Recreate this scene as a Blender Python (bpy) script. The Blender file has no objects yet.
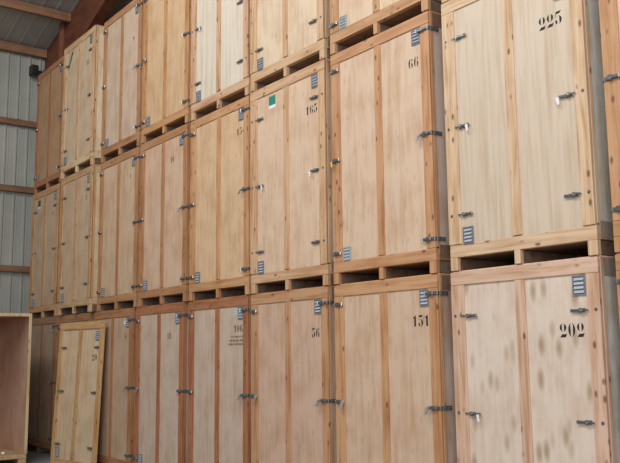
import bpy, bmesh, math, random
from mathutils import Vector, Matrix
S = bpy.context.scene
COL = S.collection
rnd = random.Random(7)
W, H, DEPTH = 1.40, 2.35, 1.55

# ------------------------------------------------------------ materials
def new_mat(name):
    m = bpy.data.materials.new(name); m.use_nodes = True
    nt = m.node_tree; nt.nodes.clear()
    out = nt.nodes.new('ShaderNodeOutputMaterial')
    b = nt.nodes.new('ShaderNodeBsdfPrincipled')
    nt.links.new(b.outputs[0], out.inputs[0])
    return m, nt, b

def N(nt, t, **kw):
    n = nt.nodes.new(t)
    for k, v in kw.items():
        if k in n.inputs: n.inputs[k].default_value = v
        else: setattr(n, k, v)
    return n

def wood(name, scale, grain=0.35, knots=0.0, fig=0.15, rough=0.62, color=None, knot_scale=(5, 5, 2.2), ring=0.0, figs=2.3):
    """pine / plywood: the colour of each board comes from the object's own colour"""
    m, nt, b = new_mat(name); L = nt.links.new
    tc = N(nt, 'ShaderNodeTexCoord'); oi = N(nt, 'ShaderNodeObjectInfo')
    mul = N(nt, 'ShaderNodeMath', operation='MULTIPLY'); mul.inputs[1].default_value = 53.0
    L(oi.outputs['Random'], mul.inputs[0])
    comb = N(nt, 'ShaderNodeCombineXYZ')
    for i in range(3): L(mul.outputs[0], comb.inputs[i])
    add = N(nt, 'ShaderNodeVectorMath', operation='ADD')
    L(tc.outputs['Object'], add.inputs[0]); L(comb.outputs[0], add.inputs[1])
    mp = N(nt, 'ShaderNodeMapping'); mp.inputs['Scale'].default_value = scale
    L(add.outputs[0], mp.inputs['Vector'])
    n1 = N(nt, 'ShaderNodeTexNoise'); n1.inputs['Scale'].default_value = 3.0; n1.inputs['Detail'].default_value = 6
    n1.inputs['Distortion'].default_value = 0.6
    L(mp.outputs[0], n1.inputs['Vector'])
    n2 = N(nt, 'ShaderNodeTexNoise'); n2.inputs['Scale'].default_value = figs; n2.inputs['Detail'].default_value = 4
    L(add.outputs[0], n2.inputs['Vector'])
    r1 = N(nt, 'ShaderNodeMapRange'); r1.inputs[1].default_value = .3; r1.inputs[2].default_value = .7
    r1.inputs[3].default_value = 1 - grain; r1.inputs[4].default_value = 1 + grain * .5
    L(n1.outputs[0], r1.inputs[0])
    r2 = N(nt, 'ShaderNodeMapRange'); r2.inputs[1].default_value = .3; r2.inputs[2].default_value = .7
    r2.inputs[3].default_value = 1 - fig; r2.inputs[4].default_value = 1 + fig * .6
    L(n2.outputs[0], r2.inputs[0])
    mm = N(nt, 'ShaderNodeMath', operation='MULTIPLY'); L(r1.outputs[0], mm.inputs[0]); L(r2.outputs[0], mm.inputs[1])
    base = N(nt, 'ShaderNodeMix', data_type='RGBA', blend_type='MULTIPLY'); base.inputs[0].default_value = 1
    if color is None: L(oi.outputs['Color'], base.inputs[6])
    else: base.inputs[6].default_value = (*color, 1)
    # darker grain is also redder
    cr = N(nt, 'ShaderNodeValToRGB'); e = cr.color_ramp.elements
    e[0].position = .45; e[0].color = (.50, .30, .20, 1); e[1].position = 1.0; e[1].color = (1, 1, 1, 1)
    mid = cr.color_ramp.elements.new(.75); mid.color = (.80, .70, .60, 1)
    L(mm.outputs[0], cr.inputs[0]); L(cr.outputs[0], base.inputs[7])
    last = base.outputs[2]
    if knots > 0:
        mk = N(nt, 'ShaderNodeMapping'); mk.inputs['Scale'].default_value = knot_scale
        L(add.outputs[0], mk.inputs['Vector'])
        vo = N(nt, 'ShaderNodeTexVoronoi'); vo.inputs['Scale'].default_value = 1.0
        L(mk.outputs[0], vo.inputs['Vector'])
        rk = N(nt, 'ShaderNodeMapRange'); rk.inputs[1].default_value = .10; rk.inputs[2].default_value = .21 if ring == 0 else ring
        rk.inputs[3].default_value = knots; rk.inputs[4].default_value = 0
        L(vo.outputs['Distance'], rk.inputs[0])
        mx = N(nt, 'ShaderNodeMix', data_type='RGBA'); L(rk.outputs[0], mx.inputs[0])
        L(last, mx.inputs[6]); mx.inputs[7].default_value = (.16, .065, .03, 1) if ring == 0 else (.36, .24, .13, 1)
        last = mx.outputs[2]
    L(last, b.inputs['Base Color']); b.inputs['Roughness'].default_value = rough
    bp = N(nt, 'ShaderNodeBump'); bp.inputs['Strength'].default_value = .18; bp.inputs['Distance'].default_value = .004
    L(n1.outputs[0], bp.inputs['Height']); L(bp.outputs[0], b.inputs['Normal'])
    return m

def plain(name, col, rough=.6, metal=0.0, var=0.0, sc=4.0):
    m, nt, b = new_mat(name)
    b.inputs['Roughness'].default_value = rough; b.inputs['Metallic'].default_value = metal
    b.inputs['Base Color'].default_value = (*col, 1)
    if var:
        tc = N(nt, 'ShaderNodeTexCoord'); n = N(nt, 'ShaderNodeTexNoise')
        n.inputs['Scale'].default_value = sc; n.inputs['Detail'].default_value = 5
        nt.links.new(tc.outputs['Object'], n.inputs['Vector'])
        cr = N(nt, 'ShaderNodeValToRGB'); e = cr.color_ramp.elements
        e[0].position = .3; e[1].position = .7
        e[0].color = (*[c * (1 - var) for c in col], 1); e[1].color = (*[min(1, c * (1 + var)) for c in col], 1)
        nt.links.new(n.outputs[0], cr.inputs[0]); nt.links.new(cr.outputs[0], b.inputs['Base Color'])
    return m

M_V = wood('pine_vertical', (9, 9, .55), grain=.34, knots=.85, knot_scale=(12, 12, 6))
M_H = wood('pine_horizontal', (.55, 9, 9), grain=.30, knots=.8, knot_scale=(6, 12, 12))
M_DARK = wood('dark_pallet_timber', (5, 5, 5), grain=.3, fig=.3, color=(.20, .14, .105))  # darker brown for stringers and deck boards inside the pallet slots
M_END = wood('pine_block', (5, 5, 5), grain=.25, fig=.25)
M_PLY = wood('plywood', (7, 7, .7), grain=.15, fig=.13, knots=.16, knot_scale=(11, 11, 5), rough=.55, figs=4)
M_PLYC = wood('clean_plywood', (8, 8, .4), grain=.17, fig=.05, rough=.5, figs=3)
M_PLYK = wood('knotty_plywood', (6, 6, .8), grain=.12, fig=.10, knots=.75, knot_scale=(8.5, 8.5, 3.4), rough=.5, ring=.34, figs=5)
M_SIDE = wood('weathered_plywood', (6, 6, .6), grain=.20, fig=.25, knots=.2)
M_INNER = wood('inner_plywood', (8, 8, .5), grain=.2, fig=.2)
M_GLU = wood('glued_timber', (.5, 5, 8), grain=.35, fig=.3, rough=.55)
M_PURLIN = wood('purlin_timber', (6, .5, 6), grain=.3, fig=.3)
M_STEEL = plain('zinc_steel', (.21, .225, .235), .36, .7, .25, 30)
M_BRIGHT = plain('bright_steel', (.62, .62, .63), .38, .9)
M_VENT = plain('grey_vent_paint', (.22, .235, .27), .45, .2, .15, 20)
M_LOUV = plain('vent_louvre', (.46, .49, .53), .4, .1)
M_PVENT = plain('pale_vent_paint', (.40, .45, .46), .45, .1)
M_INK = plain('stencil_ink', (.022, .018, .020), .7, 0, .3, 25)
M_FADED = plain('faded_stencil_ink', (.085, .06, .045), .8, 0, .3, 25)
M_TEXTINK = plain('faded_text_ink', (.17, .135, .085), .8)
M_TAG = plain('white_paper', (.86, .87, .88), .5)
M_SCR = plain('scratched_wood', (.70, .64, .56), .7)
M_GREEN = plain('green_label', (.015, .27, .20), .4)
M_DGREEN = plain('dark_green_label', (.03, .10, .07), .5)
M_PALEG = plain('pale_green_label', (.42, .58, .54), .4)
M_YEL = plain('yellow_tag', (.75, .6, .12), .5)
M_BLACK = plain('black_plastic', (.012, .012, .013), .5)
M_WALL = plain('painted_steel_sheet', (.36, .37, .335), .55, .0, .10, 1.2)
M_ROOF = plain('roof_steel_sheet', (.40, .39, .365), .6, .0, .15, 1.0)
M_FLOOR = plain('concrete', (.27, .29, .29), .75, 0, .15, 1.5)

# ------------------------------------------------------------ mesh helpers
def box(bm, x0, x1, y0, y1, z0, z1, mi=0, bev=.003):
    vs = [bm.verts.new(p) for p in ((x0, y0, z0), (x1, y0, z0), (x1, y1, z0), (x0, y1, z0),
                                    (x0, y0, z1), (x1, y0, z1), (x1, y1, z1), (x0, y1, z1))]
    fs = [bm.faces.new([vs[i] for i in q]) for q in ((0, 3, 2, 1), (4, 5, 6, 7), (0, 1, 5, 4), (1, 2, 6, 5), (2, 3, 7, 6), (3, 0, 4, 7))]
    for f in fs: f.material_index = mi
    if bev and min(x1 - x0, y1 - y0, z1 - z0) > bev * 2.5:
        es = list({e for f in fs for e in f.edges})
        r = bmesh.ops.bevel(bm, geom=es, offset=bev, segments=1, affect='EDGES')
        for f in r['faces']: f.material_index = mi
    return vs

def cyl(bm, p, axis, r, h, mi=0, n=12):
    """cylinder centred on p"""
    rot = {'x': Matrix.Rotation(math.pi / 2, 4, 'Y'), 'y': Matrix.Rotation(math.pi / 2, 4, 'X'), 'z': Matrix.Identity(4)}[axis]
    g = bmesh.ops.create_cone(bm, cap_ends=True, segments=n, radius1=r, radius2=r, depth=h, matrix=Matrix.Translation(p) @ rot)
    for v in g['verts']:
        for f in v.link_faces: f.material_index = mi

def prism(bm, pts, y0, y1, mi=0):
    """polygon in the XZ plane pushed through y0..y1"""
    a = [bm.verts.new((x, y0, z)) for x, z in pts]; b = [bm.verts.new((x, y1, z)) for x, z in pts]
    fs = [bm.faces.new(a), bm.faces.new(b[::-1])]
    n = len(pts)
    for i in range(n): fs.append(bm.faces.new((a[i], b[i], b[(i + 1) % n], a[(i + 1) % n])))
    for f in fs: f.material_index = mi

def make_mesh(name, bm, mats):
    bmesh.ops.recalc_face_normals(bm, faces=bm.faces)
    me = bpy.data.meshes.new(name); bm.to_mesh(me); bm.free()
    for m in mats: me.materials.append(m)
    return me

CACHE = {}
def cached(key, name, fn, mats):
    if key not in CACHE:
        bm = bmesh.new(); fn(bm); CACHE[key] = make_mesh(name, bm, mats)
    return CACHE[key]

def obj(name, me, parent=None, loc=(0, 0, 0), col=None, label=None):
    o = bpy.data.objects.new(name, me); COL.objects.link(o); o.location = loc
    if parent: o.parent = parent
    if col: o.color = (*col, 1)
    if label: o['label'] = label
    return o

def obj_bm(name, fn, mats, **kw):
    bm = bmesh.new(); fn(bm); return obj(name, make_mesh(name, bm, mats), **kw)

def tag(o, label, cat, group=None):
    o['label'] = label; o['category'] = cat
    if group: o['group'] = group
    return o

def structure(o): o['kind'] = 'structure'; return o

# ------------------------------------------------------------ stencil digits (unit: height 1, width .66)
def arc(bm, cx, cz, rx, rz, a0, a1, t0, t1, n=14):
    """crescent stroke: thin at both ends, thick (t1) in the middle"""
    outer, inner = [], []
    for i in range(n + 1):
        s = i / n; a = math.radians(a0 + (a1 - a0) * s)
        t = t0 + (t1 * 1.22 - t0) * math.sin(math.pi * s)
        outer.append((cx + rx * math.cos(a), cz + rz * math.sin(a)))
        inner.append((cx + (rx - t) * math.cos(a), cz + (rz - t * .35) * math.sin(a)))
    for i in range(n):
        q = [outer[i], outer[i + 1], inner[i + 1], inner[i]]
        prism(bm, q, -.012, 0)

def glyph(bm, ch):
    A = lambda *a: arc(bm, *a)
    if ch == '0':
        A(.31, .5, .30, .5, 100, 260, .03, .17); A(.31, .5, .30, .5, -80, 80, .03, .17)
    elif ch == '1':
        prism(bm, [(.24, .02), (.46, .02), (.46, .98), (.36, .98), (.24, .84)], -.012, 0)
        prism(bm, [(.10, .72), (.22, .72), (.22, .90), (.16, .86)], -.012, 0)
    elif ch == '2':
        A(.31, .70, .29, .30, 100, 262, .03, .16); A(.31, .70, .29, .30, -85, 80, .03, .17)
        prism(bm, [(.0, -.02), (.52, -.02), (.64, .25), (.44, .21), (.22, .22)], -.012, 0)
    elif ch == '5':
        prism(bm, [(.06, .78), (.20, .82), (.40, .80), (.58, 1.0), (.10, 1.0)], -.012, 0)
        prism(bm, [(.06, .55), (.11, .55), (.11, .76), (.06, .76)], -.012, 0)
        A(.30, .32, .31, .32, -85, 95, .03, .18)
        A(.22, .20, .20, .20, 120, 265, .05, .16)
    elif ch == '6':
        A(.31, .5, .30, .5, 75, 262, .03, .18); A(.33, .30, .27, .30, -85, 95, .03, .17)
        A(.44, .82, .13, .14, -120, 80, .04, .12)
    elif ch == '8':
        A(.31, .74, .23, .26, 100, 260, .03, .13); A(.31, .74, .23, .26, -80, 80, .03, .13)
        A(.31, .26, .29, .27, 100, 260, .03, .16); A(.31, .26, .29, .27, -80, 80, .03, .16)
    elif ch == '4':
        prism(bm, [(.34, .0), (.52, .0), (.52, .98), (.34, .70)], -.012, 0)
        prism(bm, [(.0, .26), (.30, .68), (.30, .58), (.12, .33), (.30, .33), (.30, .24), (.02, .24)], -.012, 0)
    elif ch == '3':
        A(.28, .74, .25, .26, -80, 150, .04, .16); A(.28, .27, .29, .27, -150, 80, .04, .17)
    elif ch == '9':
        A(.31, .5, .30, .5, -105, 82, .03, .18); A(.29, .70, .27, .30, 95, 275, .03, .17)

def number_mesh(txt, h, mat):
    bm = bmesh.new(); x = 0
    for c in txt:
        b2 = bmesh.new(); glyph(b2, c)
        for v in b2.verts: v.co = Vector((x + v.co.x * h * .98, v.co.y * .06, v.co.z * h))
        me = bpy.data.meshes.new('t'); b2.to_mesh(me); b2.free(); bm.from_mesh(me); bpy.data.meshes.remove(me)
        x += h * .745
    return make_mesh('stencil_number', bm, [mat])

# ------------------------------------------------------------ crate
SL, SR, B0, B1 = .140, 1.292, .662, .756      # stile edges and centre batten
SZ0, SZ1 = .216, 2.335                         # door bottom / top
TH = .022                                      # thickness of door frame

def m_pallet(bm):
    for x0, x1 in ((.0, .075), (.668, .724), (1.320, 1.400)):
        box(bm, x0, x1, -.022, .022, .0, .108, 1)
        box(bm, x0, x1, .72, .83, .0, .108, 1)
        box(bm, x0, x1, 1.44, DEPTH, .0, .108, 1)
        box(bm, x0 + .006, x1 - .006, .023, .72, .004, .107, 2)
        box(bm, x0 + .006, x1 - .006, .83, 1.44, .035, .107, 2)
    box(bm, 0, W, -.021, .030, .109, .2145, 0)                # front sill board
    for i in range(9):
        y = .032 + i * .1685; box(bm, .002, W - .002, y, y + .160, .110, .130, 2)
def m_side(bm): box(bm, 0, .014, .030, DEPTH - .002, .131, 2.325, 0)
def m_siderail_low(bm): box(bm, 0, .020, .028, DEPTH, .112, .250, 0)
def m_siderail_top(bm): box(bm, 0, .020, .028, DEPTH, 2.20, 2.335, 0)
def m_post(bm): box(bm, 0, .030, .0, .040, .224, 2.335, 0)
def m_back(bm):
    box(bm, .015, W - .015, DEPTH - .02, DEPTH - .006, .131, 2.325, 0)
def m_top(bm):
    box(bm, .0, W, .002, DEPTH, 2.336, 2.348, 0)
def m_frame(bm):
    w0, w1 = .002, W - .002
    box(bm, w0, SL, -TH, 0, SZ0, 2.226, 0)
    box(bm, SR, w1, -TH, 0, SZ0, 2.226, 0)
    box(bm, w0, w1, -TH, 0, 2.228, SZ1, 1)
def m_batten(bm): box(bm, B0, B1, -TH + .002, -.004, .219, 2.227, 0)
def m_ply(bm):
    box(bm, SL - .01, B0 + .01, -.009, -.003, .212, 2.232, 0, 0); box(bm, B1 - .01, SR + .01, -.009, -.003, .212, 2.232, 0, 0)
def m_vent(bm):
    w, h = .110, .142
    box(bm, 0, w, -.005, 0, 0, h, 0, .001)
    for e in ((0, .008, 0, h), (w - .012, w, 0, h), (.008, w - .012, 0, .008), (.008, w - .012, h - .010, h)):
        box(bm, e[0], e[1], -.011, -.005, e[2], e[3], 0, 0)
    for k in range(4):
        z = .014 + k * .030
        a = [bm.verts.new(p) for p in ((.014, -.006, z), (w - .016, -.006, z), (w - .016, -.018, z + .003), (.014, -.018, z + .003),
                                       (.014, -.006, z + .021), (w - .016, -.006, z + .021))]
        for q in ((0, 1, 2, 3), (3, 2, 5, 4), (0, 3, 4), (1, 5, 2)):
            f = bm.faces.new([a[i] for i in q]); f.material_index = 1
# toggle latch that lies on the plywood beside the stile (x grows away from the stile)
def m_latch_inner(bm):
    box(bm, .004, .062, -.010, 0, -.017, .017, 0, .002)
    box(bm, .030, .128, -.026, -.010, -.011, .011, 0, .003)
    cyl(bm, (.034, -.022, 0), 'y', .019, .020, 0, 14)
    cyl(bm, (.034, -.034, 0), 'y', .009, .008, 1, 10)
    cyl(bm, (.118, -.020, 0), 'z', .008, .026, 0, 10)
    box(bm, -.030, .010, -.030, -.024, -.007, .007, 0, .001)
def m_latch_bolt(bm):                                  # hexagonal bolt head on the stile edge
    cyl(bm, (0, -.002, 0), 'y', .012, .004, 0, 12); cyl(bm, (0, -.006, 0), 'y', .007, .008, 0, 6)
# latch that bridges the stile and wraps round the crate's corner (x grows towards the corner, which is at .10)
def m_latch_wrap(bm):
    box(bm, -.020, .100, -.008, 0, -.015, .015, 0, .002)
    box(bm, -.040, .030, -.024, -.008, -.012, .012, 0, .004)
    cyl(bm, (.030, -.018, 0), 'y', .020, .022, 0, 14)
    cyl(bm, (.064, -.012, 0), 'y', .011, .014, 0, 6)
    cyl(bm, (-.036, -.020, 0), 'z', .008, .030, 1, 10)
    box(bm, .036, .060, -.022, -.008, -.013, .013, 0, .003)
    box(bm, .088, .106, -.010, .030, -.016, .016, 0, .002)
    box(bm, .1035, .110, .020, .120, -.018, .018, 0, .001)
    cyl(bm, (.112, .045, 0), 'x', .010, .012, 0, 6); cyl(bm, (.112, .095, 0), 'x', .010, .012, 0, 6)
def m_lever(bm):                                       # open lever hanging from a latch
    vs = [(-.046, -.022, .004), (-.014, -.022, .010), (-.020, -.046, -.050), (-.052, -.046, -.056)]
    a = [bm.verts.new(v) for v in vs]; b = [bm.verts.new((x, y - .008, z)) for x, y, z in vs]
    bm.faces.new(a); bm.faces.new(b[::-1])
    for i in range(4): bm.faces.new((a[i], b[i], b[(i + 1) % 4], a[(i + 1) % 4]))
def m_tag(bm): prism(bm, [(-.012, 0), (.014, .004), (.020, -.050), (.002, -.058)], -.032, -.029)
def mirror(fn):
    def g(bm):
        fn(bm)
        for v in bm.verts: v.co.x = -v.co.x
    return g

def build_door(parent, kind, fc, pc, proud, num=None, ply='plain', pale_vent=False, tags=(), levers=(), sticker=None, skip=(), no_wrap=False, vents=True, batten_col=None):
    """parent: the crate (or None for a door on its own)"""
    d = obj('door', cached(('frame',), 'door_frame', m_frame, [M_V, M_H]), parent, (0, -proud, 0), fc)
    obj('plywood_panel', cached(('ply', ply), 'plywood_panel', m_ply, [{'knotty': M_PLYK, 'clean': M_PLYC}.get(ply, M_PLY)]), d, col=pc)
    obj('centre_batten', cached(('batten',), 'centre_batten', m_batten, [M_V]), d, col=batten_col or fc)
    if vents:
        for loc in ((.156, -.009, .208), (1.180, -.009, 2.076)):
            pv = pale_vent and loc[0] < .5; obj('vent', cached(('vent', pv), 'vent', m_vent, [M_PVENT if pv else M_VENT, M_LOUV]), d, loc)
    pts = []
    if kind == 'inner':
        for i, v in enumerate((.455, 1.20, 1.975)):
            pts.append((('L', i), (SL + .012, -.009, v), m_latch_inner, False)); pts.append((('R', i), (SR - .012, -.009, v - .005), m_latch_inner, True))
        mats = [M_STEEL, M_BRIGHT]
        for (s, i), loc, fn, mir in pts:
            if (s, i) in skip: continue
            la = obj('latch', cached(('inner', mir), 'latch', mirror(fn) if mir else fn, mats), d, loc); la.scale = (.95, .9, .88)
            obj('bolt', cached(('bolt',), 'bolt', m_latch_bolt, mats), d, (W - .035 if mir else .045, -TH, loc[2] + .002))
            if (s, i) in tags:
                obj('seal_tag', cached(('tag',), 'seal_tag', m_tag, [M_TAG]), d, (loc[0] + (-.125 if mir else .105), -.012, v2(loc[2])), label='white paper seal tag hanging at a latch')
    else:
        for i, v in enumerate((.295, 1.225, 2.150)):
            pts.append((('L', i), (.100, -TH, v), m_latch_wrap, True)); pts.append((('R', i), (W - .100, -TH, v + (.03 if i == 2 else 0)), m_latch_wrap, False))
        mats = [M_STEEL, M_BRIGHT]
        for (s, i), loc, fn, mir in pts:
            if (s, i) in skip: continue
            la = obj('latch', cached(('wrap', mir), 'latch', mirror(fn) if mir else fn, mats), d, loc)
            if (s, i) in levers:
                obj('latch_lever', cached(('lever', mir), 'latch_lever', mirror(m_lever) if mir else m_lever, [M_BRIGHT]), d, loc, label='bright open steel lever hanging from its latch')
            if (s, i) in tags:
                obj('seal_tag', cached(('tagy',), 'seal_tag', m_tag, [M_YEL]), d, (loc[0] - .06, -.03, loc[2] - .01), label='small yellow tag on a latch')
    if num:
        txt, u, v, h, faded = num
        obj('stencil_number', number_mesh(txt, h, M_FADED if faded else M_INK), d, (u, -.009, v),
            label='%s stencilled number %s' % ('faded' if faded else 'black', txt))
    if sticker: sticker(d)
    return d
def v2(z): return z - .004

def crate(col, level, x, y, kind, fc, pc, label, side=(.50, .43, .36), railc=None, **kw):
    t = bpy.data.objects.new('storage_crate', None); COL.objects.link(t)
    t.location = (x, y + .024, level * H); t.empty_display_size = .2
    tag(t, label, 'crate', 'numbered storage crates stacked three high')
    railc = railc or fc
    obj('pallet_base', cached(('pallet',), 'pallet_base', m_pallet, [M_H, M_V, M_DARK]), t, col=railc)
    for s in (0, 1):
        k = (s,)
        def flip(fn, s=s):
            def g(bm):
                fn(bm)
                if s:
                    for v in bm.verts: v.co.x = W - v.co.x
            return g
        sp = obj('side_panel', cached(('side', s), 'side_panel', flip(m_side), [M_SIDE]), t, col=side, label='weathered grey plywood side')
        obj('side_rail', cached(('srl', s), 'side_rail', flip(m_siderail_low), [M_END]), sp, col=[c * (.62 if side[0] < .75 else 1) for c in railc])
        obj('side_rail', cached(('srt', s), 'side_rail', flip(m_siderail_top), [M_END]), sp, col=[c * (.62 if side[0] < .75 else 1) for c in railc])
        obj('corner_post', cached(('post', s), 'corner_post', flip(m_post), [M_V]), t, col=fc)
    obj('back_panel', cached(('back',), 'back_panel', m_back, [M_SIDE]), t, col=side)
    obj('top_panel', cached(('top',), 'top_panel', m_top, [M_SIDE]), t, col=[c * 1.2 for c in fc])
    proud = {'inner': .010, 'wrap': .001}[kind] if 'proud' not in kw else kw.pop('proud')
    build_door(t, kind, fc, pc, proud, **kw)
    return t

def sticker_box(w, h, u, v, mat, label, below=None):
    def f(d):
        def m(bm):
            prism(bm, [(0, 0), (w, 0), (w, h), (0, h)], -.0015, 0, 0)
            if below: prism(bm, [(0, -below), (w, -below), (w, -.001), (0, -.001)], -.0015, 0, 1)
        obj_bm('sticker', m, [mat, M_TAG], parent=d, loc=(u, -.0095, v), label=label)
    return f

def stencil_text(d):
    r = random.Random(3)
    for row, (u0, u1) in enumerate(((.03, .30), (.0, .30), (-.03, .30))):
        def m(bm):
            x = u0; z = -row * .043
            while x < u1:
                w = r.uniform(.010, .022); prism(bm, [(x, z), (x + w, z), (x + w, z + .022), (x, z + .022)], -.001, 0); x += w + r.choice((.004, .005, .016))
        obj_bm('stencil_text', m, [M_TEXTINK], parent=d, loc=(.985, -.009, 1.868), label='faded line of small stencilled text')
def d_bottom_stickers(d):
    stencil_text(d)
    sticker_box(.075, .060, 1.075, 2.13, M_PALEG, 'pale green label beside the vent')(d)
def strap(d):
    def m(bm):
        prism(bm, [(.19, 1.90), (.25, 1.93), (.42, 2.16), (.40, 2.19), (.36, 2.17)], -.014, -.009)
    obj_bm('sticker', m, [M_DGREEN], parent=d, label='dark green strip stuck slanting across the plywood')

# base colours (linear albedo)
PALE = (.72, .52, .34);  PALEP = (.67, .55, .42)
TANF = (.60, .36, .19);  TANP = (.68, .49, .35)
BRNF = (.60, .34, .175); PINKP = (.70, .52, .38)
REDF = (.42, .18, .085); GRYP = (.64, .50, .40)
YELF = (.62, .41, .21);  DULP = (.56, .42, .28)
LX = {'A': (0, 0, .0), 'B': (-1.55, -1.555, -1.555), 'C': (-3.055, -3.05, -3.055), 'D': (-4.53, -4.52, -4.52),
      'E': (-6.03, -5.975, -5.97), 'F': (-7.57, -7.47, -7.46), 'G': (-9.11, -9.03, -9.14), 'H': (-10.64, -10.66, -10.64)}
YY = {'A': .012, 'B': .0, 'C': .0, 'D': .012, 'E': -.005, 'F': .005, 'G': 0, 'H': 0}
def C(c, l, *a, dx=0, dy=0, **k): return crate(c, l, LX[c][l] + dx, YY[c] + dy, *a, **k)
n = None
C('A', 0, 'inner', (.70, .48, .35), (.75, .62, .51), 'pale storage crate stencilled 202 with blotchy knotty plywood door', side=(.68, .68, .63),
  num=('202', 1.045, 1.785, .098, False), ply='knotty', tags=(('L', 1),))
C('A', 1, 'inner', PALE, PALEP, 'clean cream storage crate stencilled 225 with rod latches and white tags', side=(.68, .68, .63),
  num=('225', 1.005, 1.765, .100, False), ply='clean', tags=(('L', 1), ('R', 1)))
C('A', 2, 'inner', PALE, PALEP, 'crate on top of the one stencilled 225, only its corner in view')
C('B', 0, 'wrap', BRNF, TANP, 'brown framed storage crate stencilled 151 standing right beside crate 202', side=(.56, .44, .37),
  num=('151', 1.075, 1.905, .098, False), levers=(('L', 1), ('R', 1)))
C('B', 1, 'wrap', (.59, .32, .165), (.72, .53, .38), 'pink-toned storage crate with reddish frame stencilled 66 beside crate 225', side=(.58, .46, .39),
  num=('66', 1.125, 1.870, .095, True), pale_vent=True, tags=(('L', 1),), levers=(('R', 1),))
C('B', 2, 'wrap', (.58, .34, .18), (.74, .56, .39), 'crate on top of the one stencilled 66, pale vent low on its door', pale_vent=True, side=(.58, .46, .39))
C('C', 0, 'wrap', (.55, .315, .17), (.64, .44, .32), 'brown storage crate stencilled 56 beneath the green-stickered crate',
  num=('56', 1.120, 1.840, .095, False), levers=(('L', 1), ('R', 1)))
C('C', 1, 'inner', (.66, .43, .255), (.74, .54, .385), 'light tan storage crate stencilled 165 with a bright green sticker on its door',
  num=('165', 1.065, 1.810, .094, False), tags=(('L', 1), ('R', 1)), sticker=sticker_box(.125, .105, .375, 2.088, M_GREEN, 'bright green sticker with a white lower band', .038))
C('C', 2, 'inner', (.66, .44, .26), (.76, .60, .43), 'light tan crate on top of the green-stickered crate 165')
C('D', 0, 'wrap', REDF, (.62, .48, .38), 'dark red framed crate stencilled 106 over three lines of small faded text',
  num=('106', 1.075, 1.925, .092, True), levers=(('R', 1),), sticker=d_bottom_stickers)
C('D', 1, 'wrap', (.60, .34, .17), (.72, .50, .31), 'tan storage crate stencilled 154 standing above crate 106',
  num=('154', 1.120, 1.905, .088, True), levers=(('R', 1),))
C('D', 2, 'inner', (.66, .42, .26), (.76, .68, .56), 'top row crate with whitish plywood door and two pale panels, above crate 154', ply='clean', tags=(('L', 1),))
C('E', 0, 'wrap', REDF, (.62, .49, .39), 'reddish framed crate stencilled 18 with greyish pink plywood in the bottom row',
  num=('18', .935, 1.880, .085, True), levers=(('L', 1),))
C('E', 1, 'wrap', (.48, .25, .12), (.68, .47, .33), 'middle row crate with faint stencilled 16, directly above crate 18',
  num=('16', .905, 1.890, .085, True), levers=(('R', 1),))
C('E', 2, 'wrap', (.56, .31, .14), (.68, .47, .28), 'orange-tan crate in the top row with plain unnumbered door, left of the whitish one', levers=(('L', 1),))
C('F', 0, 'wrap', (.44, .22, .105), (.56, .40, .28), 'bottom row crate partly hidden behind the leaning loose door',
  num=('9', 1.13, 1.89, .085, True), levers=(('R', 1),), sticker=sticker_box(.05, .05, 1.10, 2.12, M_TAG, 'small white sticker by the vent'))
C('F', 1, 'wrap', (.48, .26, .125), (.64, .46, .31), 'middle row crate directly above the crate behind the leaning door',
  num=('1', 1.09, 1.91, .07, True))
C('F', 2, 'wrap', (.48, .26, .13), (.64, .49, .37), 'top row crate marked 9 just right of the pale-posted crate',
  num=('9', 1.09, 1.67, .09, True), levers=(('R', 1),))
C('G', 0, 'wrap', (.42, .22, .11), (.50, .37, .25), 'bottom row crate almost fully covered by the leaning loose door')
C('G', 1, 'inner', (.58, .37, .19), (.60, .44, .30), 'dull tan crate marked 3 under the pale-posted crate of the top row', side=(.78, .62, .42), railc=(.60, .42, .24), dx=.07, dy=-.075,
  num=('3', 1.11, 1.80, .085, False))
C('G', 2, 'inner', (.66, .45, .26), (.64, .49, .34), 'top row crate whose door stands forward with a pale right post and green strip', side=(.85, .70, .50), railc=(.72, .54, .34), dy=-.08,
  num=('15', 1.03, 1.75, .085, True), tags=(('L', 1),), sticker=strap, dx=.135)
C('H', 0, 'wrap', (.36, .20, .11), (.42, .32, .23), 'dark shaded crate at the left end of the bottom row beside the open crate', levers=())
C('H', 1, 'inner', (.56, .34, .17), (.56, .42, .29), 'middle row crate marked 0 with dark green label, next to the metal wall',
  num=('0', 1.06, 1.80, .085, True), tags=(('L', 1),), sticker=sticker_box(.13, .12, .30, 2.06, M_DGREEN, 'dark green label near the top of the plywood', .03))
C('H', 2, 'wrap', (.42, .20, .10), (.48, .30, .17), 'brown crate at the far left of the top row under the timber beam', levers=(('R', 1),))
crate('Z', 0, 1.535, .0, 'wrap', (.56, .30, .14), TANP, 'orange-brown crate at the right picture edge beside crate 202, only a sliver showing')
crate('Z', 1, 1.535, .0, 'wrap', (.58, .33, .17), TANP, 'orange-brown crate at the right picture edge beside crate 225, above the other sliver')

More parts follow.
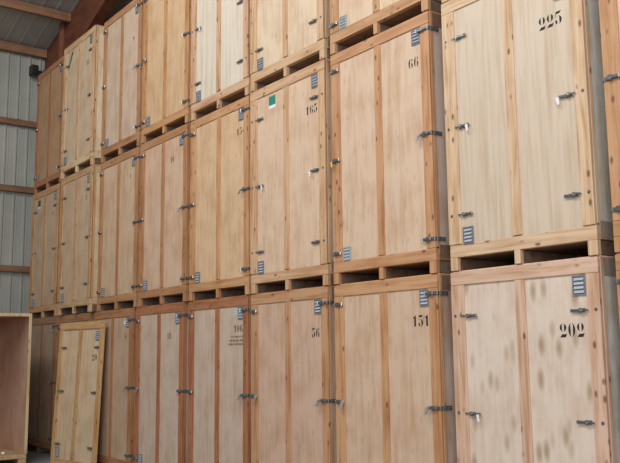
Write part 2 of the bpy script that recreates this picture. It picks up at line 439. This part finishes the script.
# ------------------------------------------------------------ loose door leaning on the row
LW, LH = 1.33, 2.19
def lean_frame(bm):
    box(bm, 0, .105, -.035, 0, .0, LH - .112, 0); box(bm, LW - .105, LW, -.035, 0, .0, LH - .112, 0)
    box(bm, 0, LW, -.035, 0, LH - .110, LH, 1); box(bm, .106, LW - .106, -.035, 0, 0, .11, 1)
def lean_ply(bm): box(bm, .10, LW - .10, -.012, -.004, .10, LH - .105, 0, 0)
def lean_batten(bm): box(bm, .60, .69, -.033, -.013, .111, LH - .111, 0)
ld = obj_bm('loose_crate_door', lean_frame, [M_V, M_H], loc=(-8.25, -.335, .002), col=(.62, .40, .19))
tag(ld, 'loose plywood crate door marked 20 leaning against the bottom row of crates', 'door panel')
ld.rotation_euler = (-math.radians(2.7), 0, .134)
obj_bm('plywood_panel', lean_ply, [M_PLY], parent=ld, col=(.70, .54, .36))
obj_bm('centre_batten', lean_batten, [M_V], parent=ld, col=(.58, .38, .19))
for loc in ((.125, -.012, .13), (1.095, -.012, 1.90)):
    obj('vent', cached(('vent',), 'vent', m_vent, [M_VENT, M_LOUV]), ld, loc)
for i, v in enumerate((.33, 1.13, 1.80)):
    for mir, x in ((False, .115), (True, LW - .115)):
        obj('latch', cached(('inner', mir), 'latch', mirror(m_latch_inner) if mir else m_latch_inner, [M_STEEL, M_BRIGHT]), ld, (x, -.012, v))
obj('stencil_number', number_mesh('20', .10, M_INK), ld, (1.02, -.012, 1.60), label='black stencilled number 20')

# ------------------------------------------------------------ open crate standing in the aisle, its mouth towards +X
oc = bpy.data.objects.new('open_crate', None); COL.objects.link(oc); oc.location = (-8.49, -.66, 0)
tag(oc, 'empty open storage crate without its door, standing crosswise in the aisle at left', 'crate')
OL, OD = 1.40, 1.60                     # along -Y, and back along -X
OCF = (.56, .40, .22); OCI = (.58, .38, .28)
def o_base(bm):
    for y0, y1 in ((-.12, 0), (-.75, -.65), (-OL, -OL + .12)):
        for x1 in (0, -.75, -OD + .12): box(bm, x1 - .12, x1, y0, y1, 0, .10, 1)
    box(bm, -OD, 0, -OL, 0, .102, .165, 0)
def o_side(y0, y1):
    def f(bm): box(bm, -OD, -.001, y0, y1, .166, 2.345, 0)
    return f
obj_bm('pallet_base', o_base, [M_H, M_END], parent=oc, col=OCF)
for y0, y1 in ((-.028, 0), (-OL, -OL + .028)):
    s = obj_bm('side_panel', o_side(y0, y1), [M_INNER], parent=oc, col=OCI)
    yy = (y0, y1) if y0 > -.5 else (y0, y1)
    obj_bm('front_edging', lambda bm: box(bm, .0, .022, yy[0] - .012, yy[1] + .004, .166, 2.35, 0), [M_V], parent=s, col=(.66, .52, .32))
obj_bm('back_panel', lambda bm: box(bm, -OD - .02, -OD, -OL, 0, .166, 2.345, 0), [M_INNER], parent=oc, col=OCI)
tp = obj_bm('top_panel', lambda bm: box(bm, -OD, -.001, -OL + .03, -.03, 2.318, 2.345, 0), [M_INNER], parent=oc, col=OCI)
obj_bm('front_edging', lambda bm: box(bm, .0, .022, -OL + .035, -.035, 2.300, 2.35, 0), [M_H], parent=tp, col=(.66, .52, .32))
# a small loose white scrap on the crate floor
sc = obj_bm('paper_scrap', lambda bm: bmesh.ops.create_icosphere(bm, subdivisions=2, radius=.03), [M_TAG], loc=(-8.62, -.98, .190))
sc.scale = (1.2, .9, .8)
tag(sc, 'small crumpled white scrap lying on the floor of the open crate', 'scrap')

# ------------------------------------------------------------ building shell
WX = -11.2; SLOPE = .255; Z0 = 7.74
roof = lambda x: Z0 + SLOPE * (x - WX)
def m_floor(bm): box(bm, -14, 40, -45, 6, -.2, 0, 0, 0)
structure(obj_bm('floor', m_floor, [M_FLOOR]))
def corr(bm, n, period, top, at):
    """trapezoid sheet: at(s, d) -> two end points for distance s and relief d"""
    prof = ((0, 0), (.42, 0), (.50, .026), (.62, .026), (.70, 0), (.80, .0), (.83, .006), (.88, .006), (.91, 0))
    prev = None
    for i in range(n):
        for s, d in prof:
            a, b = at((i + s) * period, d); pa, pb = bm.verts.new(a), bm.verts.new(b)
            if prev: bm.faces.new((prev[0], pa, pb, prev[1]))
            prev = (pa, pb)
zt = Z0 + .03
structure(obj_bm('wall_left', lambda bm: corr(bm, 78, .21, zt, lambda s, d: ((WX + d, -12.5 + s, 0), (WX + d, -12.5 + s, zt))), [M_WALL]))
structure(obj_bm('wall_back', lambda bm: corr(bm, 70, .33, zt, lambda s, d: ((WX + s, 3.6 - d, 0), (WX + s, 3.6 - d, roof(WX + s) + .02))), [M_WALL]))
def m_ceiling(bm):
    corr(bm, 60, .27, 0, lambda s, d: ((WX - .1, 3.7 - s, roof(WX - .1) + .02 - d * .25), (11, 3.7 - s, roof(11) + .02 - d * .25)))
structure(obj_bm('ceiling', m_ceiling, [M_ROOF]))
k = 1
for z in (1.72, 3.32, 4.87, 6.19):                    # girts along the left wall
    o = obj_bm('trim_%d' % k, lambda bm, z=z: box(bm, WX + .027, WX + .11, -12.4, 3.5, z - .058, z + .058), [M_PURLIN], col=(.24, .13, .075)); structure(o); k += 1
for x in (-11.085, -9.80, -8.42, -7.02, -5.62, -4.22, -2.82, -1.42, -.02, 1.38, 2.78, 4.18, 5.58, 6.98, 8.38):   # purlins along Y, two bays
    for y0, y1 in ((-12.3, .295), (.505, 3.55)):
        o = obj_bm('trim_%d' % k, lambda bm, x=x, y0=y0, y1=y1: box(bm, x - .045, x + .045, y0, y1, roof(x) - .185, roof(x) - .02), [M_PURLIN], col=(.30, .16, .09)); structure(o); k += 1
def m_beam(bm):
    xs = 9.5
    prism(bm, [(WX + .03, roof(WX + .03) - .02), (xs, roof(xs) - .02), (xs, roof(xs) - .58), (-7.0, roof(-7) - .62),
               (-8.09, 7.79), (-8.65, 7.60), (-9.9, 7.18), (-10.70, 7.08), (-10.85, .01), (WX + .03, .01)], .30, .50)
structure(obj_bm('trim_%d' % k, m_beam, [M_GLU], col=(.17, .060, .032))); k += 1
structure(obj_bm('trim_%d' % k, lambda bm: box(bm, -10.24, -10.12, .24, .30, 7.12, 8.01), [M_V], col=(.26, .10, .05))); k += 1

# loudspeaker on a bracket by the haunch
sp = bpy.data.objects.new('loudspeaker', None); COL.objects.link(sp); sp.location = (-11.0, .03, 7.25)
tag(sp, 'small black loudspeaker on a bracket high in the corner by the metal wall', 'loudspeaker')
obj_bm('housing', lambda bm: box(bm, -.09, .09, -.07, .07, -.10, .10, 0, .012), [M_BLACK], parent=sp)
obj_bm('grille', lambda bm: (box(bm, .0905, .098, -.055, .055, -.085, .085, 0, .002), cyl(bm, (.099, 0, -.02), 'x', .045, .006, 0, 20)), [M_BLACK], parent=sp)
obj_bm('bracket', lambda bm: (box(bm, -.02, .02, .07, .20, -.02, .02), box(bm, -.04, .04, .20, .269, -.06, .06)), [M_BLACK], parent=sp)

# ------------------------------------------------------------ light
wd = bpy.data.worlds.new('World'); S.world = wd; wd.use_nodes = True
bg = wd.node_tree.nodes['Background']; bg.inputs[0].default_value = (.97, .98, 1.0, 1); bg.inputs[1].default_value = .20
def area(name, loc, target, sx, sy, power, col):
    l = bpy.data.lights.new(name, 'AREA'); l.shape = 'RECTANGLE'; l.size = sx; l.size_y = sy; l.energy = power; l.color = col
    o = bpy.data.objects.new(name, l); COL.objects.link(o); o.location = loc
    o.rotation_euler = (Vector(target) - Vector(loc)).to_track_quat('-Z', 'Y').to_euler(); return o
area('doorway_daylight', (9.0, -9.5, 4.2), (-1.0, 0, 3.4), 6, 5.5, 900, (1, .965, .96))
area('overhead_light', (-5.2, -6.0, 8.7), (-7.0, 0.0, 5.2), 4.5, 1.6, 330, (1, .99, .96))  # unseen lamp added to brighten the upper left crates
area('overhead_light', (2.0, -6.5, 9.2), (1.0, -0.5, 3.0), 7, 1.6, 650, (.96, .98, 1))

# ------------------------------------------------------------ camera
cam = bpy.data.cameras.new('Camera'); co = bpy.data.objects.new('Camera', cam); COL.objects.link(co); S.camera = co
yaw, pitch, roll, f = -0.92667, 0.14424, -0.01121, 823.44
cpos = Vector((4.7647, -5.0261, 1.7058))
fw = Vector((math.sin(yaw) * math.cos(pitch), math.cos(yaw) * math.cos(pitch), math.sin(pitch)))
rt = Vector((math.cos(yaw), -math.sin(yaw), 0)); up = rt.cross(fw)
r2 = math.cos(roll) * rt + math.sin(roll) * up; u2 = -math.sin(roll) * rt + math.cos(roll) * up
m = Matrix((r2, u2, -fw)).transposed().to_4x4(); m.translation = cpos
co.matrix_world = m
cam.sensor_width = 36; cam.lens = f / 620 * 36; cam.clip_end = 200
S.view_settings.view_transform = 'Standard'; S.view_settings.look = 'None'
S.view_settings.exposure = -0.33; S.view_settings.gamma = 1; S.view_settings.use_curve_mapping = False
